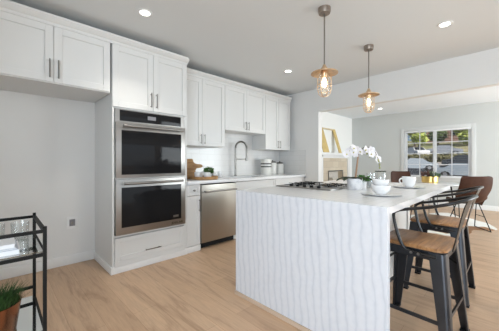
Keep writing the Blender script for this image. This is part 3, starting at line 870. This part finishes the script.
t = thing('glass_jar', 'clear glass jar with dark trimmed rim behind the stacked bowls', 'jar', (vx, vy, zI))
obj('body', G().lathe([(0, 0), (.046, 0), (.050, .01), (.050, .135), (.044, .15), (.04, .15), (.046, .13), (.046, .014), (0, .012)], (vx, vy, zI), 24), 'glass', t)
g = G()
for k in range(9): g.ico((vx + .042 * cos(k * .7), vy + .042 * sin(k * .7), zI + .158), .011, 1, .1, (1, 1, .6))
obj('rim_garland', g, 'leaf', t)

# ------------------------------------------------------------------ worktop things
zW = .92
def board(name, hw, hh, ex, th, handle_right):
    g = G()
    pts = [(-hw, 0), (hw, 0), (hw, hh), (-hw, hh)]
    return pts
t = thing('cutting_board', 'tall wooden cutting board with round handle leaning on the tile', 'cutting board', (2.1, 3.50, zW))
def board_poly(w_, h_, hl, hr):
    # body with a handle to the right
    p = [(0, 0), (w_, 0), (w_, h_ * .30)]
    for i in range(9):
        a = -pi / 2 + pi * i / 8
        p.append((w_ + hl + hr * cos(a), h_ * .5 + hr * sin(a)))
    p += [(w_, h_ * .70), (w_ - .02, h_), (.02, h_)]
    return p
def lean(poly, x, y, z, th, tilt):
    r0 = [(x + a, y + b * sin(tilt), z + b * cos(tilt) + .002) for a, b in poly]
    r1 = [(x + a, y + b * sin(tilt) + th * cos(tilt), z + b * cos(tilt) - th * sin(tilt) + .004) for a, b in poly]
    return G().loft([r0, r1])
obj('board', lean([(0, 0), (.27, 0), (.27, .12), (.30, .155), (.38, .162), (.41, .175), (.415, .19), (.41, .205), (.38, .218), (.31, .222), (.27, .24), (.255, .26), (.25, .295), (.235, .305), (.02, .305), (0, .29)], 1.97, 3.47, zW, .02, radians(13)), 'acacia', t)
t2 = thing('cutting_board', 'lower pale-edged wooden cutting board lying in front of the tall board', 'cutting board', (1.97, 3.37, zW))
obj('board', G().box(1.86, 2.08, 3.35, 3.45, zW + .001, zW + .028, .006), 'acacia', t2)
tx, ty = 2.17, 3.16
t = thing('serving_tray', 'round wooden tray holding white dishes and a green plant', 'tray', (tx, ty, zW))
obj('tray', G().lathe([(0, 0), (.185, 0), (.202, .008), (.206, .045), (.198, .045), (.190, .014), (0, .012)], (tx, ty, zW), 40), 'acacia', t)
for k, (a, b, lab) in enumerate(((-.105, .0, 'white cup at the left side of the round wooden tray'), (-.015, -.095, 'white cup at the front of the round wooden tray'), (-.02, .085, 'white cup at the back of the round wooden tray'))):
    tag(obj('small_cup', G().lathe([(0, 0), (.036, 0), (.043, .01), (.050, .09), (.046, .09), (.040, .012), (0, .01)], (tx + a, ty + b, zW + .0125), 24), 'ceramic', base=(tx + a, ty + b, zW + .0125)), lab, 'cup', 'white cups on the round tray')
ppx, ppy = tx + .105, ty + .03
t = thing('boxwood_plant', 'bushy dark green plant in a white pot on the round tray', 'plant', (ppx, ppy, zW + .0125))
obj('pot', G().lathe([(0, 0), (.036, 0), (.044, .065), (.040, .065), (.034, .01), (0, .01)], (ppx, ppy, zW + .0125)), 'ceramic', t)
sprig('foliage', (ppx, ppy, zW + .07), 420, .075, .12, 'leaf2', t, .014, .03, .9)
for x, lab in ((2.535, 'small white mug to the left beside the faucet'), (2.66, 'small white mug closest to the faucet')):
    t = thing('mug', lab, 'mug', (x, 3.42, zW), 'white mugs by the faucet')
    obj('body', G().lathe([(0, 0), (.032, 0), (.036, .01), (.036, .095), (.032, .095), (.032, .012), (0, .01)], (x, 3.42, zW), 20), 'ceramic', t)
    obj('handle', G().tube([(x + .034 + .022 * sin(a), 3.42, zW + .05 + .028 * cos(a)) for a in [pi * i / 8 for i in range(9)]], .005, 6), 'ceramic', t)
cx, cy = 3.75, 3.37
t = thing('bread_canister', 'large white canister with two black stripes on the worktop', 'canister', (cx, cy, zW))
obj('body', G().lathe([(0, 0), (.097, 0), (.102, .01), (.102, .262), (.097, .267), (0, .267)], (cx, cy, zW), 36), 'canister', t)
obj('lid', G().lathe([(0, .2675), (.104, .2675), (.104, .300), (.09, .308), (.02, .310), (.018, .322), (0, .323)], (cx, cy, zW), 36), 'canister', t)
obj('stripe', G().lathe([(.1022, .205), (.1045, .205), (.1045, .228), (.1022, .228), (.1022, .205)], (cx, cy, zW), 36), 'blackband', t)
obj('stripe', G().lathe([(.1022, .150), (.1045, .150), (.1045, .172), (.1022, .172), (.1022, .150)], (cx, cy, zW), 36), 'blackband', t)
def jar(x, y, h, r, label):
    t = thing('canister', label, 'canister', (x, y, zW), 'small lidded canisters')
    obj('body', G().lathe([(0, 0), (r * .95, 0), (r, .008), (r, h - .03), (r * .85, h), (0, h)], (x, y, zW), 28), 'canister', t)
    obj('lid', G().lathe([(0, h + .0005), (r * .8, h + .0005), (r * .82, h + .022), (r * .7, h + .028), (.012, h + .03), (.014, h + .05), (0, h + .053)], (x, y, zW), 24), mat('dark_wood_lid', (.10, .085, .075), .5, var=.3, scale=20), t)
jar(4.00, 3.42, .235, .080, 'small white canister with dark lid next to the striped canister')
jar(4.23, 3.42, .215, .080, 'small white canister with dark lid nearest the corner')

# ------------------------------------------------------------------ bar cart
bx0, bx1, by0, by1 = -.62, .172, 1.585, 2.055
t = thing('bar_cart', 'black metal bar cart with glass shelves at the left edge', 'cart', (-.2, 1.8, 0))
R_ = .0075
for x in (bx0, bx1):
    for y in (by0, by1):
        obj('post', G().box(x - R_, x + R_, y - R_, y + R_, .012, .86), 'black', t)
        obj('foot', G().lathe([(0, 0), (.014, 0), (.014, .012), (0, .012)], (x, y, 0), 12), 'black', t)
def ring(z, name, sides='fblr'):
    g = G(); a = R_
    if 'f' in sides: g.box(bx0 + a, bx1 - a, by0 - a, by0 + a, z - a, z + a)
    if 'b' in sides: g.box(bx0 + a, bx1 - a, by1 - a, by1 + a, z - a, z + a)
    if 'l' in sides: g.box(bx0 - a, bx0 + a, by0 + a, by1 - a, z - a, z + a)
    if 'r' in sides: g.box(bx1 - a, bx1 + a, by0 + a, by1 - a, z - a, z + a)
    return obj(name, g, 'black', t)
ring(.838, 'top_rail'); ring(.725, 'shelf_frame'); ring(.345, 'shelf_frame'); ring(.41, 'back_rail', 'b')
obj('glass_shelf', G().box(bx0 + .006, bx1 - .006, by0 + .006, by1 - .006, .7345, .7405), 'shelfglass', t)
obj('mirror_shelf', G().box(bx0 + .006, bx1 - .006, by0 + .006, by1 - .006, .3545, .3595), 'mirror', t)
GL = [(0, 0), (.034, 0), (.036, .004), (.041, .095), (.039, .095), (.034, .01), (0, .009)]
for x, y, lab in ((.10, 1.93, 'clear drinking glass nearest the cart corner on its top shelf'), (.0, 1.94, 'clear drinking glass second from the cart corner'), (-.06, 1.85, 'clear drinking glass at the left edge of the cart shelf')):
    tag(obj('drinking_glass', G().lathe(GL, (x, y, .7408), 24), 'glass', base=(x, y, .7408)), lab, 'glass', 'drinking glasses on the cart')
z = .7408
for k, (h, m, lab) in enumerate(((.022, 'paper', 'bottom white book of the stack on the cart shelf'), (.008, 'paper2', 'thin blue-grey book in the middle of the cart stack'), (.02, 'paper', 'top white book of the stack on the cart shelf'))):
    o = thing('book', lab, 'book', (-.05, 1.70, z), 'books stacked on the cart')
    x0, x1, y0, y1 = -.22 + k * .006, .085 - k * .008, 1.62, 1.80
    obj('pages', G().box(x0 + .004, x1 - .004, y0 + .004, y1, z + .002, z + h - .002), 'paper', o)
    obj('cover', G().box(x0, x1, y0, y1 + .001, z, z + .0018).box(x0, x1, y0, y1 + .001, z + h - .0018, z + h).box(x0, x1, y1 + .0005, y1 + .0025, z, z + h), m, o)
    z += h + .0004
gx, gy = -.012, 1.705
t = thing('potted_grass', 'grassy green plant in a copper pot on the cart bottom shelf', 'plant', (gx, gy, .36))
obj('pot', G().lathe([(0, 0), (.080, 0), (.088, .005), (.106, .140), (.108, .144), (.102, .144), (.095, .10), (0, .10)], (gx, gy, .36), 40), 'copper', t)
obj('soil', G().lathe([(0, .122), (.098, .120), (.094, .1005), (0, .1005)], (gx, gy, .36), 24), 'soil', t)
g = G()
for i in range(420):
    a = random.uniform(0, 2 * pi); r = .09 * sqrt(random.random()); L = random.uniform(.05, .095)
    p = Vector((gx + r * cos(a), gy + r * sin(a), .36 + .117)); b = a + random.uniform(-.7, .7); o_ = random.uniform(.02, .075)
    s = Vector((-sin(b), cos(b), 0)) * .0022
    q = [p, p + Vector((cos(b) * o_ * .35, sin(b) * o_ * .35, L * .6)), p + Vector((cos(b) * o_, sin(b) * o_, L))]
    n2 = Vector((cos(b), sin(b), 0)) * .001
    g.loft([[tuple(c - s * f), tuple(c + s * f), tuple(c + n2)] for c, f in zip(q, (1, .8, .15))])
obj('grass', g, 'grass', t, merge=False)

# ------------------------------------------------------------------ dining table, chairs, rug in the far room
RUG = .0065
def make_chair(label):
    t = thing('dining_chair', label, 'chair', (0, 0, 0), 'brown leather dining chairs')
    # bucket shell facing +X, back at -X
    prof = [(.25, .440), (.22, .462), (.10, .462), (-.06, .455), (-.16, .475), (-.215, .55), (-.245, .66), (-.265, .78), (-.280, .87), (-.285, .895)]
    hws = [.19, .205, .215, .22, .225, .23, .23, .225, .215, .185]
    P = spline([(x, 0, z) for x, z in prof], 3); n = len(P)
    rin, rout = [], []
    for i, p in enumerate(P):
        f = i / (n - 1) * (len(hws) - 1); k = min(int(f), len(hws) - 2); hw = hws[k] + (hws[k + 1] - hws[k]) * (f - k)
        pv = Vector(p); tn = (Vector(P[min(i + 1, n - 1)]) - Vector(P[max(i - 1, 0)])).normalized()
        nm = Vector((-tn.z, 0, tn.x)); nm = -nm if nm.z < 0 and nm.x < 0 else nm
        if nm.x < 0 and nm.z <= .2: nm = -nm
        g_ = i / (n - 1)
        up = .03 + .085 * math.exp(-((g_ - .52) / .16) ** 2)
        row, row2 = [], []
        for j in range(13):
            u = j / 6 - 1
            lift = up * abs(u) ** 2.6
            row.append(pv + Vector((0, u * hw, 0)) + nm * (lift + .018)); row2.append(pv + Vector((0, u * (hw + .012), 0)) + nm * (lift - .012))
        rin.append(row); rout.append(row2)
    g = G(); rings = [[tuple(q) for q in a] + [tuple(q) for q in reversed(b)] for a, b in zip(rin, rout)]
    g.loft(rings)
    obj('shell', g, 'leather', t, True, smooth=60)
    for sy in (-1, 1):
        y = sy * .20
        g = G().tube([(.20, y * 1.12, .007), (.02, y * .75, .435), (-.04, y * .75, .435), (-.22, y * 1.12, .007)], .0075, 8).cyl((.20, y * 1.12, .007), (-.22, y * 1.12, .007), .007, n=8)
        g.cyl((.115, y * .93, .23), (-.135, y * .93, .23), .005, n=8)
        obj('leg_frame', g, 'black', t, True)
    obj('seat_bracket', G().box(-.05, .03, -.152, .152, .428, .442), 'black', t, True)
    return t
c1 = make_chair('brown leather dining chair in front of the window, right of the island')
c1.location = (5.90, .585, RUG); c1.rotation_euler = (0, 0, radians(34)); c1.scale = (1, 1, 1.03)
dup(c1, (5.15, 1.62, RUG), 'brown leather dining chair behind the stacked bowls, lower of two', radians(-20)).scale = (.94, .94, .94)
dup(c1, (7.40, 1.98, 0), 'brown leather dining chair behind the island cup, beyond the bowls', radians(-150))
tx, ty = 6.28, 1.16
t = thing('dining_table', 'round white dining table beyond the island under the window', 'table', (tx, ty, RUG))
obj('tabletop', G().lathe([(0, .72), (.50, .722), (.53, .735), (.53, .748), (.52, .752), (0, .752)], (tx, ty, 0), 48), 'tabletop', t)
for k in range(4):
    a = k * pi / 2 + .35
    g = G().tube([(tx + .30 * cos(a - .12), ty + .30 * sin(a - .12), .722), (tx + .38 * cos(a), ty + .38 * sin(a), RUG + .007), (tx + .30 * cos(a + .12), ty + .30 * sin(a + .12), .722)], .007, 8)
    obj('leg', g, 'black', t)
gx, gy, gz = 6.34, 1.215, .752
t = thing('succulent_planter', 'gold bowl planter of red and green succulents by the window', 'planter', (gx, gy, gz))
obj('bowl', G().lathe([(0, 0), (.13, 0), (.142, .012), (.145, .125), (.138, .125), (.134, .02), (0, .018)], (gx, gy, gz), 32), 'gold', t)
obj('soil', G().lathe([(0, .105), (.137, .103), (.135, .095), (0, .095)], (gx, gy, gz), 24), 'soil', t)
sprig('green_succulents', (gx + .03, gy - .05, gz + .09), 130, .11, .13, 'succ', t, .028, .06, 1.2)
sprig('red_succulents', (gx - .04, gy + .06, gz + .09), 90, .08, .15, 'succ2', t, .028, .06, 1.2)

# cowhide rug
random.seed(3)
pts = []
for i in range(48):
    a = 2 * pi * i / 48
    r = 1 + .13 * sin(4 * a + .6) + .07 * sin(7 * a) + .04 * sin(11 * a + 1)
    pts.append((6.20 + 1.02 * r * cos(a), .98 + .66 * r * sin(a)))
tag(obj('cowhide_rug', G().loft([[(x, y, .0005) for x, y in pts], [(x, y, .006) for x, y in pts]]), 'hide', base=(6.2, .98, 0)), 'brown and white cowhide rug under the dining table', 'rug')

# ------------------------------------------------------------------ fireplace and gilt frame
t = thing('fireplace', 'white fireplace with tan stone surround on the far left wall', 'fireplace', (7.05, 3.7, 0))
fy = YF - .20
g = G().box(6.17, 6.30, fy, YF - .001, 0, 1.31, .004).box(7.78, 7.92, fy, YF - .001, 0, 1.31, .004).box(6.30, 7.78, fy, YF - .001, 1.28, 1.36, .003)
obj('surround', g, 'trim', t)
obj('mantel_shelf', G().box(6.10, 7.98, fy - .06, YF - .001, 1.36, 1.43, .006), 'trim', t)
obj('stone_facing', G().box(6.30, 6.62, fy + .03, YF - .002, 0, 1.28).box(7.46, 7.78, fy + .03, YF - .002, 0, 1.28).box(6.62, 7.46, fy + .03, YF - .002, .93, 1.28), 'tan_tile', t)
obj('firebox', G().box(6.62, 7.46, fy + .17, YF - .002, 0, .93), mat('firebox_lining', (.66, .62, .56), .8, var=.2, scale=6), t)
for k, (a, b, c_, e) in enumerate(((6.75, .12, 7.35, .12), (6.82, .30, 7.28, .26), (6.8, .46, 7.3, .50), (6.9, .64, 7.2, .62))):
    obj('log', G().cyl((a, fy + .10, b + .02), (c_, fy + .10, e + .02), .065, .07, 12), 'log', t)
obj('fire_screen', G().box(6.60, 7.48, fy + .012, fy + .028, .90, .93).box(6.60, 6.63, fy + .012, fy + .028, 0, .90).box(7.45, 7.48, fy + .012, fy + .028, 0, .90), 'nickel', t)

t = thing('gilt_frame', 'large empty gold frame leaning on the mantel', 'frame', (6.8, 3.68, 1.43))
lx0, lx1, H_ = 6.26, 7.28, .74
def lean_y(b): return YF - .245 + .215 * b / H_
def leanbox(a0, a1, b0, b1, th, m, name):
    r = []
    for b in (b0, b1):
        y = lean_y(b); z = 1.432 + b * .96
        r.append([(a0, y, z), (a1, y, z), (a1, y + th, z), (a0, y + th, z)])
    return obj(name, G().loft(r), m, t)
leanbox(lx0, lx0 + .17, 0, H_, .025, 'gilt', 'side_rail'); leanbox(lx0 + .17, lx0 + .30, 0, H_ - .02, .02, 'gilt', 'inner_side_rail')
leanbox(lx1 - .15, lx1, 0, H_, .025, 'gilt', 'side_rail')
leanbox(lx0 + .17, lx1 - .15, H_ - .045, H_, .022, mat('cream_gilt', (.72, .60, .38), .5, .2, var=.1), 'top_rail')

# window blind, slats tipped level
t = thing('window_blind', 'white horizontal slat blind hanging in the far window', 'blind', (XF - .0, 1.5, WZ1))
obj('headrail', G().box(XF - .012, XF + .026, WY0 + .008, WY1 - .008, WZ1 - .045, WZ1 - .004, .003), 'vinyl', t)
g = G()
for k in range(27):
    z = WZ1 - .075 - k * .0435
    g.box(XF - .008, XF + .017, WY0 + .012, WY1 - .012, z - .0007, z + .0007)
o = obj('slats', g, 'slat', t)
obj('ladder_cord', G().cyl((XF + .004, WY0 + .02, WZ0 + .05), (XF + .004, WY0 + .02, WZ1 - .045), .0015, n=6).cyl((XF + .004, WY1 - .02, WZ0 + .05), (XF + .004, WY1 - .02, WZ1 - .045), .0015, n=6), 'vinyl', t)

# ------------------------------------------------------------------ street outside
def gz(x): return -.9 if x < 31 else -.9 + .19 * (x - 31)
def strip(pts, y0, y1, d):
    return G().loft([[(x, y0, z), (x, y1, z), (x, y1, z - d), (x, y0, z - d)] for x, z in pts])
struct('ground_street', strip([(8.7, -.7), (12, -.9), (31, -.9), (48, gz(48))], -50, 70, .3), 'asphalt')
struct('ground_bank', strip([(48, gz(48)), (51, 3.6), (75, 6.5)], -80, 110, .5), 'hill')

def make_car(loc, paint, label, rz):
    t = thing('car', label, 'car', loc, 'cars parked in the street')
    L, W = 2.15, .86
    prof = [(-L, .30), (-L, .72), (-L + .12, .86), (-1.25, .95), (-.62, 1.40), (.62, 1.44), (1.30, 1.02), (L - .1, .92), (L, .70), (L, .30), (1.78, .26), (1.62, .52), (1.30, .60), (.98, .52), (.84, .24), (-.86, .24), (-1.0, .52), (-1.32, .60), (-1.64, .52), (-1.80, .26)]
    rings = []
    for y, s in ((-W, .94), (-W + .05, 1.), (W - .05, 1.), (W, .94)):
        rings.append([(x * (1 if s == 1 else .985), y * (.80 if z > 1.2 else 1), z) for x, z in prof])
    obj('body', G().loft(rings), paint, t, True, smooth=30)
    g = G()
    for s in (-1, 1):
        for poly in ([(-1.05, .98), (-.58, 1.34), (-.04, 1.37), (-.04, .98)], [(.04, .98), (.04, 1.37), (.58, 1.36), (1.12, 1.0)]):
            g.loft([[(x, s * (W * (.965 if z < 1.2 else .80) + .002), z) for x, z in poly], [(x, s * (W * (.965 if z < 1.2 else .80) + .014), z) for x, z in poly]])
    obj('side_window', g, 'carglass', t, True)
    g = G()
    g.loft([[(-1.20, -.68, 1.0), (-1.20, .68, 1.0), (-.68, .60, 1.37), (-.68, -.60, 1.37)], [(-1.22, -.68, 1.0), (-1.22, .68, 1.0), (-.70, .60, 1.385), (-.70, -.60, 1.385)]])
    obj('rear_window', g, 'carglass', t, True)
    obj('windscreen', G().loft([[(1.24, -.68, 1.07), (1.24, .68, 1.07), (.70, .60, 1.40), (.70, -.60, 1.40)], [(1.26, -.68, 1.08), (1.26, .68, 1.08), (.72, .60, 1.415), (.72, -.60, 1.415)]]), 'carglass', t, True)
    for x in (-1.32, 1.30):
        for s in (-1, 1):
            wh = obj('wheel', G().tube([(x, s * .66, .31), (x, s * .85, .31)], .31, 20), 'tyre', t, True)
            obj('hub', G().tube([(x, s * .851, .31), (x, s * .865, .31)], .19, 16), 'car_silver', wh, True)
    t.rotation_euler = (0, 0, rz)
    return t
for x, y, p, rz, lab in (
        (30.3, 7.2, 'car_dark', 100, 'charcoal car outside, lowest in the left half of the window'),
        (33.6, 3.6, 'car_blue', 78, 'silver-blue car outside, lowest in the right half of the window'),
        (36.6, 8.3, 'car_blue', 95, 'pale blue car in the left half of the window above the charcoal car'),
        (38.4, 3.9, 'car_dark', 88, 'dark car in the right half of the window above the silver-blue car'),
        (46.0, 10.6, 'car_white', 40, 'white car in the far row behind the left half of the window'),
        (47.0, 7.2, 'car_silver', 92, 'silver car in the far row beside the window centre post'),
        (47.6, 2.2, 'car_silver', 90, 'silver car in the far row at the right window edge')):
    make_car((x, y, gz(x) + .03), p, lab, radians(rz)).rotation_euler = (0, 0, radians(rz))
def tree(x, y, z, h, r, m, label, seed):
    random.seed(seed)
    t = thing('tree', label, 'tree', (x, y, z), 'trees across the street')
    obj('trunk', G().tube([(x, y, z - .3), (x + .1, y + .05, z + h * .4), (x, y + .1, z + h * .7)], [.22, .17, .10], 8), 'bark', t)
    g = G()
    for i in range(2200):
        a = random.uniform(0, 2 * pi); c = random.uniform(-1, 1); rr = r * (random.random() ** .4) * random.uniform(.75, 1.1)
        s = sqrt(1 - c * c)
        p = Vector((x + rr * s * cos(a), y + rr * s * sin(a), z + h * .68 + rr * .85 * c))
        u = Vector((random.gauss(0, 1), random.gauss(0, 1), random.gauss(0, 1))).normalized(); v = u.orthogonal().normalized()
        L = random.uniform(.28, .5)
        q = [p, p + u * L * .5 - v * L * .4, p + u * L, p + u * L * .5 + v * L * .4]
        g.poly([tuple(k) for k in q])
    obj('crown', g, m, t, merge=False)
tree(54.0, 12.6, 3.9, 5.0, 2.0, 'foliage_y', 'yellow-green tree behind the upper left window panes', 1)
tree(54.5, 5.4, 4.0, 4.2, 1.9, 'foliage_y', 'yellow-green tree behind the upper right window panes', 2)
tree(52.6, 16.2, 3.8, 4.0, 1.7, 'foliage_g', 'dark green tree outside at the window left edge', 3)
tree(56.0, 9.6, 4.2, 2.6, 1.4, 'foliage_g', 'dark green bush outside behind the window centre post', 4)
tree(60.5, 17.0, 4.7, 6.0, 2.4, 'foliage_y', 'tall yellow-green tree farther back at upper left of the window', 6)
tree(58.5, .9, 4.5, 6.5, 2.6, 'foliage_g', 'tall green tree farther back at upper right of the window', 7)
tree(51.6, 11.4, 3.6, 2.2, 1.1, 'foliage_y', 'low yellow-green bush behind the white parked car', 8)
tree(51.6, 5.0, 3.6, 2.0, 1.1, 'foliage_y', 'low yellow-green bush behind the far silver car', 9)
tree(51.8, 2.0, 3.7, 2.4, 1.3, 'foliage_g', 'green bush outside at the window right edge', 5)
random.seed(12)
g = G()
for i in range(2600):
    p = Vector((42.2 + random.uniform(-.5, .5), random.uniform(2, 15), 0)); p.z = gz(p.x) + random.uniform(0, .95)
    u = Vector((random.gauss(0, 1), random.gauss(0, 1), random.gauss(0, 1))).normalized(); v = u.orthogonal().normalized(); L = random.uniform(.2, .4)
    g.poly([tuple(k) for k in (p, p + u * L * .5 - v * L * .35, p + u * L, p + u * L * .5 + v * L * .35)])
tag(obj('hedge', g, mat('olive_hedge_leaf', (.20, .19, .09), .7, var=.6, scale=2), base=(42.2, 8, gz(42.2)), merge=False), 'low olive hedge between the two rows of parked cars outside', 'hedge')
t = thing('brick_house', 'red brick house with dark roof beyond the street trees', 'house', (64, 9, 5))
obj('walls', G().box(62, 70, 6.5, 12.5, 4.6, 8.2), 'brick', t)
obj('roof', G().prism([(6, 8.2), (13, 8.2), (9.5, 10.5)], 0, 61.6, 70.4), 'roof', t)
for y in (7.3, 10.2): obj('house_window', G().box(61.95, 62.0, y, y + 1.2, 6.2, 7.7), 'carglass', t)
